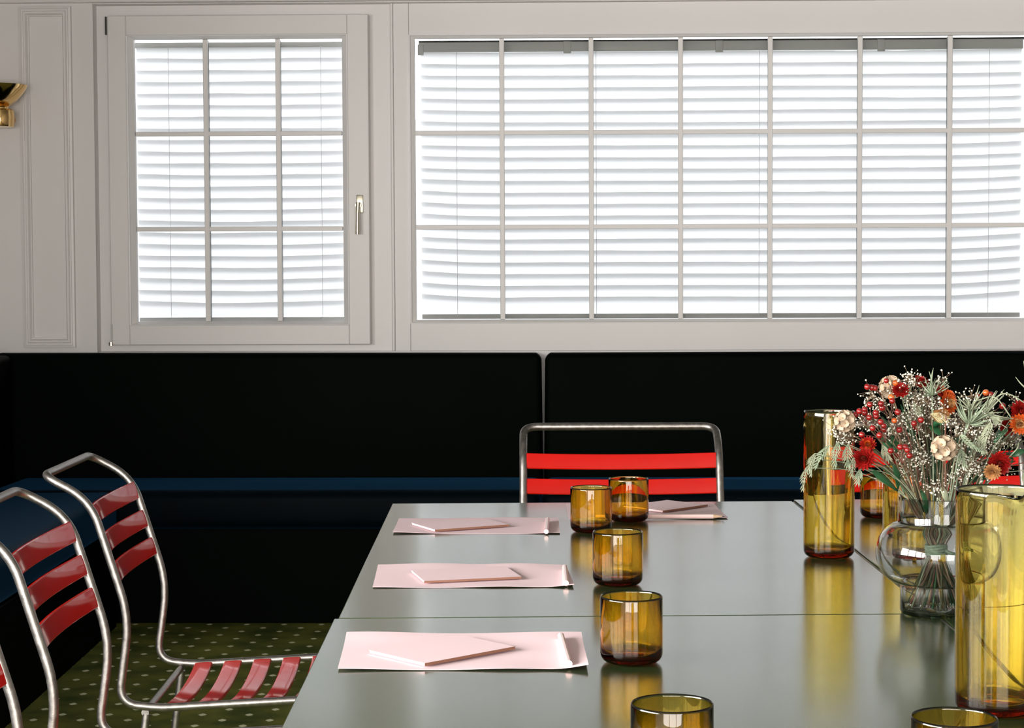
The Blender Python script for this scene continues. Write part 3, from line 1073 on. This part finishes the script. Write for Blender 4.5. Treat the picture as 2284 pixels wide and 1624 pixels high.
# berries on twigs
BR = [((627, 256), (668, 262), (697, 266), (760, 330)), ((800, 200), (882, 220), (845, 300)), ((651, 415), (605, 460), (556, 476), (522, 508), (605, 490), (620, 600)),
      ((643, 533), (705, 490), (707, 520), (700, 600)), ((752, 408), (762, 445), (853, 383), (845, 350), (820, 560)), ((903, 484), (872, 561), (880, 640)),
      ((749, 573), (676, 628), (775, 608), (775, 640), (738, 694), (577, 688), (790, 760)), ((918, 644), (860, 760)),
      ((840, 834), (925, 800), (972, 800), (990, 828), (1010, 878), (940, 960)), ((1050, 586), (1113, 555), (1070, 700)),
      ((1700, 308), (1747, 324), (1627, 340), (1600, 420)), ((1850, 428), (1760, 560)), ((2120, 380), (2160, 420), (2100, 520))]
for gi, grp in enumerate(BR):
    dy = (-.06, -.03, -.07, -.06, -.05, -.06, -.075, -.06, -.085, -.05, -.03, -.04, .02)[gi]
    hub = px(*grp[-1], dy + .01)
    pts = add_stem(hub, .0010, 'stem')
    tw = MB()
    cs = []
    for bi, (x, y) in enumerate(grp[:-1]):
        c = px(x, y, dy + rnd.uniform(-.012, .012))
        cs.append(c)
        mid = hub.lerp(c, .55) + Vector((rnd.uniform(-.004, .004), 0, rnd.uniform(-.002, .004)))
        tw.tube(catmull([hub, mid, c], 3), .00055, 4)
    sprig = P(tw, 'berry_sprig', M['stemr'], bq, angle=0)
    for bi, c in enumerate(cs):
        r_ = .0041 * rnd.uniform(.9, 1.1)
        mb = MB().ball(c, r_, 0, 2)
        mb.ball(c + Vector((rnd.uniform(-.3, .3), -.6, .8)).normalized() * r_ * .98, r_ * .16, 1, 1)
        orange = (gi, bi) in ((4, 3), (5, 1), (10, 0), (1, 1))
        P(mb, 'berry', [M['berryo' if orange else 'berry'], M['lead']], sprig, angle=0)

# flat grass spikes: chevron husks either side of an axis
def spike(a, b, w_, m, seed, curve=.08):
    rn = random.Random(seed)
    a, b = Vector(a), Vector(b)
    ax = b - a
    L_ = ax.length
    d = ax.normalized()
    view = Vector((rn.uniform(-.35, .35), -1, rn.uniform(-.2, .2))).normalized()
    sd = d.cross(view).normalized()
    nn = d.cross(sd)
    mb = MB()
    n = max(8, int(L_ / .0030))
    for i in range(n):
        t_ = i / n
        base = a + ax * t_ + sd * curve * L_ * math.sin(t_ * math.pi)
        ww = w_ * (math.sin(min(1, t_ * 1.25 + .18) * math.pi) ** .6 if t_ < .7 else (1 - t_) * 2.2 + .12)
        for s in (-1, 1):
            tip = base + d * w_ * 1.35 + sd * s * ww * (1 + rn.uniform(-.12, .12))
            m1 = base.lerp(tip, .45)
            off = (d * .0 + nn * .0008)
            th_ = (tip - base).cross(nn).normalized() * .00085
            mb.strip([[base - th_ * .5, base + off, base + th_ * .5], [m1 - th_, m1 + off * 2, m1 + th_], [tip - th_ * .1, tip, tip + th_ * .1]])
    mb.tube([a, b], .0005, 4)
    P(mb, 'grass_spike', M[m], bq, angle=0)
SP = [((275, 790), (160, 985), .0058, 'silver', -.10), ((360, 755), (335, 965), .0068, 'silver', -.11), ((450, 775), (455, 965), .0075, 'silver', -.10),
      ((150, 860), (100, 1000), .0055, 'grass', -.085), ((75, 985), (48, 1190), .0050, 'grass', -.08), ((135, 900), (118, 1060), .0040, 'grass', -.08),
      ((500, 900), (490, 1060), .0062, 'grass', -.09), ((560, 1000), (545, 1120), .0065, 'silver', -.085), ((1262, 1258), (1310, 1505), .0085, 'grass', -.04),
      ((1470, 820), (1515, 965), .0065, 'silver', -.08), ((1470, 690), (1665, 835), .0045, 'silver', -.09), ((1745, 570), (1680, 840), .0060, 'grass', -.08),
      ((1745, 530), (1800, 560), .0060, 'grass', -.07), ((1200, 500), (1330, 540), .0080, 'grass2', -.06), ((1640, 700), (1700, 850), .0055, 'grass', -.07),
      ((1980, 470), (2100, 560), .0050, 'silver', -.05), ((2050, 1010), (2080, 1150), .006, 'grass', -.05), ((1050, 400), (1120, 520), .0060, 'grass', -.02),
      ((760, 780), (820, 900), .0070, 'grass', -.07), ((1900, 640), (1780, 760), .0040, 'leaf', -.08)]
for i, (a, b, w_, m, dy) in enumerate(SP):
    a_, b_ = px(*a, dy), px(*b, dy - .004)
    spike(a_, b_, w_, m, 80 + i)
    if i not in (8,):
        src = NECK + Vector(((a_.x - NECK.x) * .35, (a_.y - NECK.y) * .3, .0))
        top = a_ + Vector((0, 0, .02))
        pts = stem_path(a_)
        P(MB().tube(pts, .0006, 4), 'stem', M['grass' if m != 'grass2' else 'stem'], bq, angle=0)

# feathery whorls (long thin curling bracts)
def whorl(c, r, axis, n, seed, m='silver'):
    rn = random.Random(seed)
    q_ = Vector((0, 0, 1)).rotation_difference(Vector(axis).normalized())
    mb = MB()
    for k in range(n):
        a = rn.uniform(0, 2 * math.pi)
        e = rn.uniform(.0, 1.1)
        l = r * rn.uniform(.7, 1.25)
        d = Vector((math.cos(a) * math.cos(e), math.sin(a) * math.cos(e), math.sin(e)))
        sd = Vector((-math.sin(a), math.cos(a), 0))
        cur = rn.uniform(-.5, .5)
        pts = [c + q_ @ (d * l * t_ + sd * l * cur * t_ * t_ + Vector((0, 0, .35 * l * t_ * t_))) for t_ in (0, .35, .7, 1)]
        mb.tube(catmull(pts, 3), [.0011, .0012, .0012, .0012, .0011, .001, .0009, .0007, .0005, .0003], 4)
    P(mb, 'feathery_head', M[m], bq, angle=0)
for i, (x, y, r_, ax, n, dy) in enumerate([(1545, 590, .026, (.25, -.2, .9), 46, -.06), (1700, 500, .024, (.8, -.3, .3), 26, -.05), (1215, 330, .022, (0, -.3, 1), 26, -.03), (1560, 460, .020, (-.1, -.3, 1), 20, -.05), (980, 360, .018, (-.2, -.3, 1), 16, 0), (2120, 300, .03, (.3, -.2, 1), 20, .02)]):
    c = px(x, y, dy)
    whorl(c, r_, ax, n, 200 + i, 'silver' if i % 2 == 0 else 'grass')
    P(MB().tube(stem_path(c), .0013, 5), 'stem', M['silver'], bq, angle=0)

# leaves
def leaf(pts, w_, m='leaf'):
    pts = catmull(pts, 4)
    n = len(pts)
    rows = []
    for i, p_ in enumerate(pts):
        t_ = i / (n - 1)
        d = (pts[min(i + 1, n - 1)] - pts[max(0, i - 1)]).normalized()
        sd = d.cross(Vector((.2, -1, .25)).normalized()).normalized()
        ww = w_ * math.sin((t_ * .94 + .04) * math.pi) ** .7
        rows.append([p_ - sd * ww, p_ + Vector((0, .0015, -.001)), p_ + sd * ww])
    P(MB().strip(rows), 'leaf', M[m], bq, angle=0, solid=.0003)
leaf([px(905, 1200, -.05), px(800, 1110, -.065), px(720, 1050, -.07), px(655, 1000, -.075)], .0045)
leaf([px(905, 1180, -.04), px(900, 1060, -.05), px(860, 960, -.055)], .0042)
leaf([px(1230, 640, -.03), px(1270, 580, -.045), px(1330, 560, -.05)], .0055)
leaf([px(1190, 600, -.03), px(1240, 640, -.045), px(1290, 690, -.05)], .0050)
leaf([px(760, 700, -.03), px(800, 760, -.045), px(850, 840, -.05)], .0050)
leaf([px(850, 690, -.02), px(880, 760, -.035), px(890, 850, -.04)], .0050)
leaf([px(1110, 1180, -.03), px(1160, 1330, -.035), px(1190, 1440, -.02)], .0050)
leaf([px(1300, 1150, -.045), px(1330, 1230, -.05), px(1370, 1340, -.04)], .0042, 'grass')
leaf([px(1780, 1010, .02), px(1700, 1060, .0), px(1560, 1100, -.02)], .0052)
leaf([px(1950, 900, -.02), px(1880, 950, -.03), px(1800, 1000, -.02)], .0060)
leaf([px(1850, 850, 0), px(1960, 860, -.03), px(2060, 830, -.03)], .0050)
# arching fine stems at the right
for a, b, c in [((1620, 560), (1850, 320), (2090, 420)), ((1700, 420), (1800, 360), (2010, 660)), ((1880, 920), (1980, 820), (2000, 760)), ((1610, 385), (1700, 355), (1790, 330))]:
    P(MB().tube(catmull([px(*a, -.05), px(*b, -.06), px(*c, -.05)], 8), .0009, 5), 'stem', M['grass'], bq, angle=0)

# baby's breath: one cloud of tiny blooms on hair-thin branches
gy, gs = MB(), MB()
CL = [(1130, 380, 190, 170, 210), (1000, 200, 100, 60, 45), (1290, 220, 60, 40, 18), (1080, 520, 150, 130, 130), (1620, 620, 190, 130, 190), (1720, 740, 130, 90, 90),
      (700, 380, 90, 80, 50), (640, 560, 100, 90, 40), (350, 660, 60, 60, 30), (400, 690, 90, 50, 30), (1000, 720, 160, 120, 100), (1150, 980, 130, 110, 90),
      (1560, 960, 130, 110, 110), (1430, 880, 90, 90, 40), (1250, 1150, 110, 90, 45), (1100, 860, 130, 100, 60), (1530, 330, 80, 30, 16), (1970, 380, 60, 60, 20), (1930, 720, 120, 100, 50),
      (1650, 1010, 80, 80, 30), (960, 1010, 80, 90, 25), (1390, 560, 120, 130, 60), (820, 620, 100, 150, 30), (1900, 1040, 40, 60, 12), (1420, 1110, 120, 60, 30), (2150, 600, 120, 150, 70), (1300, 420, 90, 90, 40)]
for ci, (x, y, rx_, ry, n) in enumerate(CL):
    dyc = rnd.uniform(-.045, .01)
    root = px(x, y, dyc).lerp(NECK + Vector((0, 0, .02)), .45)
    hubs = []
    for k in range(max(2, n // 8)):
        hb = px(x + rnd.gauss(0, rx_ * .45), y + rnd.gauss(0, ry * .45), dyc + rnd.uniform(-.03, .03))
        hubs.append(hb)
        gs.tube(catmull([root, root.lerp(hb, .5) + Vector((rnd.uniform(-.006, .006), 0, .004)), hb], 3), .00042, 3)
    for k in range(int(n * 2.0)):
        hb = rnd.choice(hubs)
        p_ = hb + Vector((rnd.gauss(0, .0062), rnd.gauss(0, .006), rnd.gauss(0, .0062)))
        gy.ball(p_, rnd.uniform(.0007, .0015), 0, 1)
        gs.tube([hb, p_], .00025, 3, cap=False)
o = P(gy, 'tiny_white_blooms', M['gyp'], bq, angle=0); o['kind'] = 'stuff'
o = P(gs, 'bloom_twigs', M['stem'], bq, angle=0); o['kind'] = 'stuff'
# filler stems
for k in range(46):
    a = rnd.uniform(0, 2 * math.pi)
    rr = rnd.uniform(.02, .13)
    hd = NECK + Vector((math.cos(a) * rr, math.sin(a) * rr * .8, rnd.uniform(.04, .13)))
    add_stem(hd, rnd.uniform(.0007, .0013), rnd.choice(['stem', 'stem', 'leaf', 'stemg', 'stem', 'stemr']))

# darker foliage deep in the bunch
for k in range(60):
    x, y = rnd.uniform(820, 1950), rnd.uniform(560, 1120)
    dy = rnd.uniform(.0, .07)
    b_ = px(x, y, dy)
    root = NECK.lerp(b_, .25) + Vector((0, 0, .01))
    tip = b_ + Vector((rnd.uniform(-.012, .012), 0, rnd.uniform(.008, .028)))
    leaf([root, root.lerp(tip, .5) + Vector((0, rnd.uniform(0, .01), 0)), tip], rnd.uniform(.0016, .0036), rnd.choice(['leaf', 'leaf', 'stemg']))
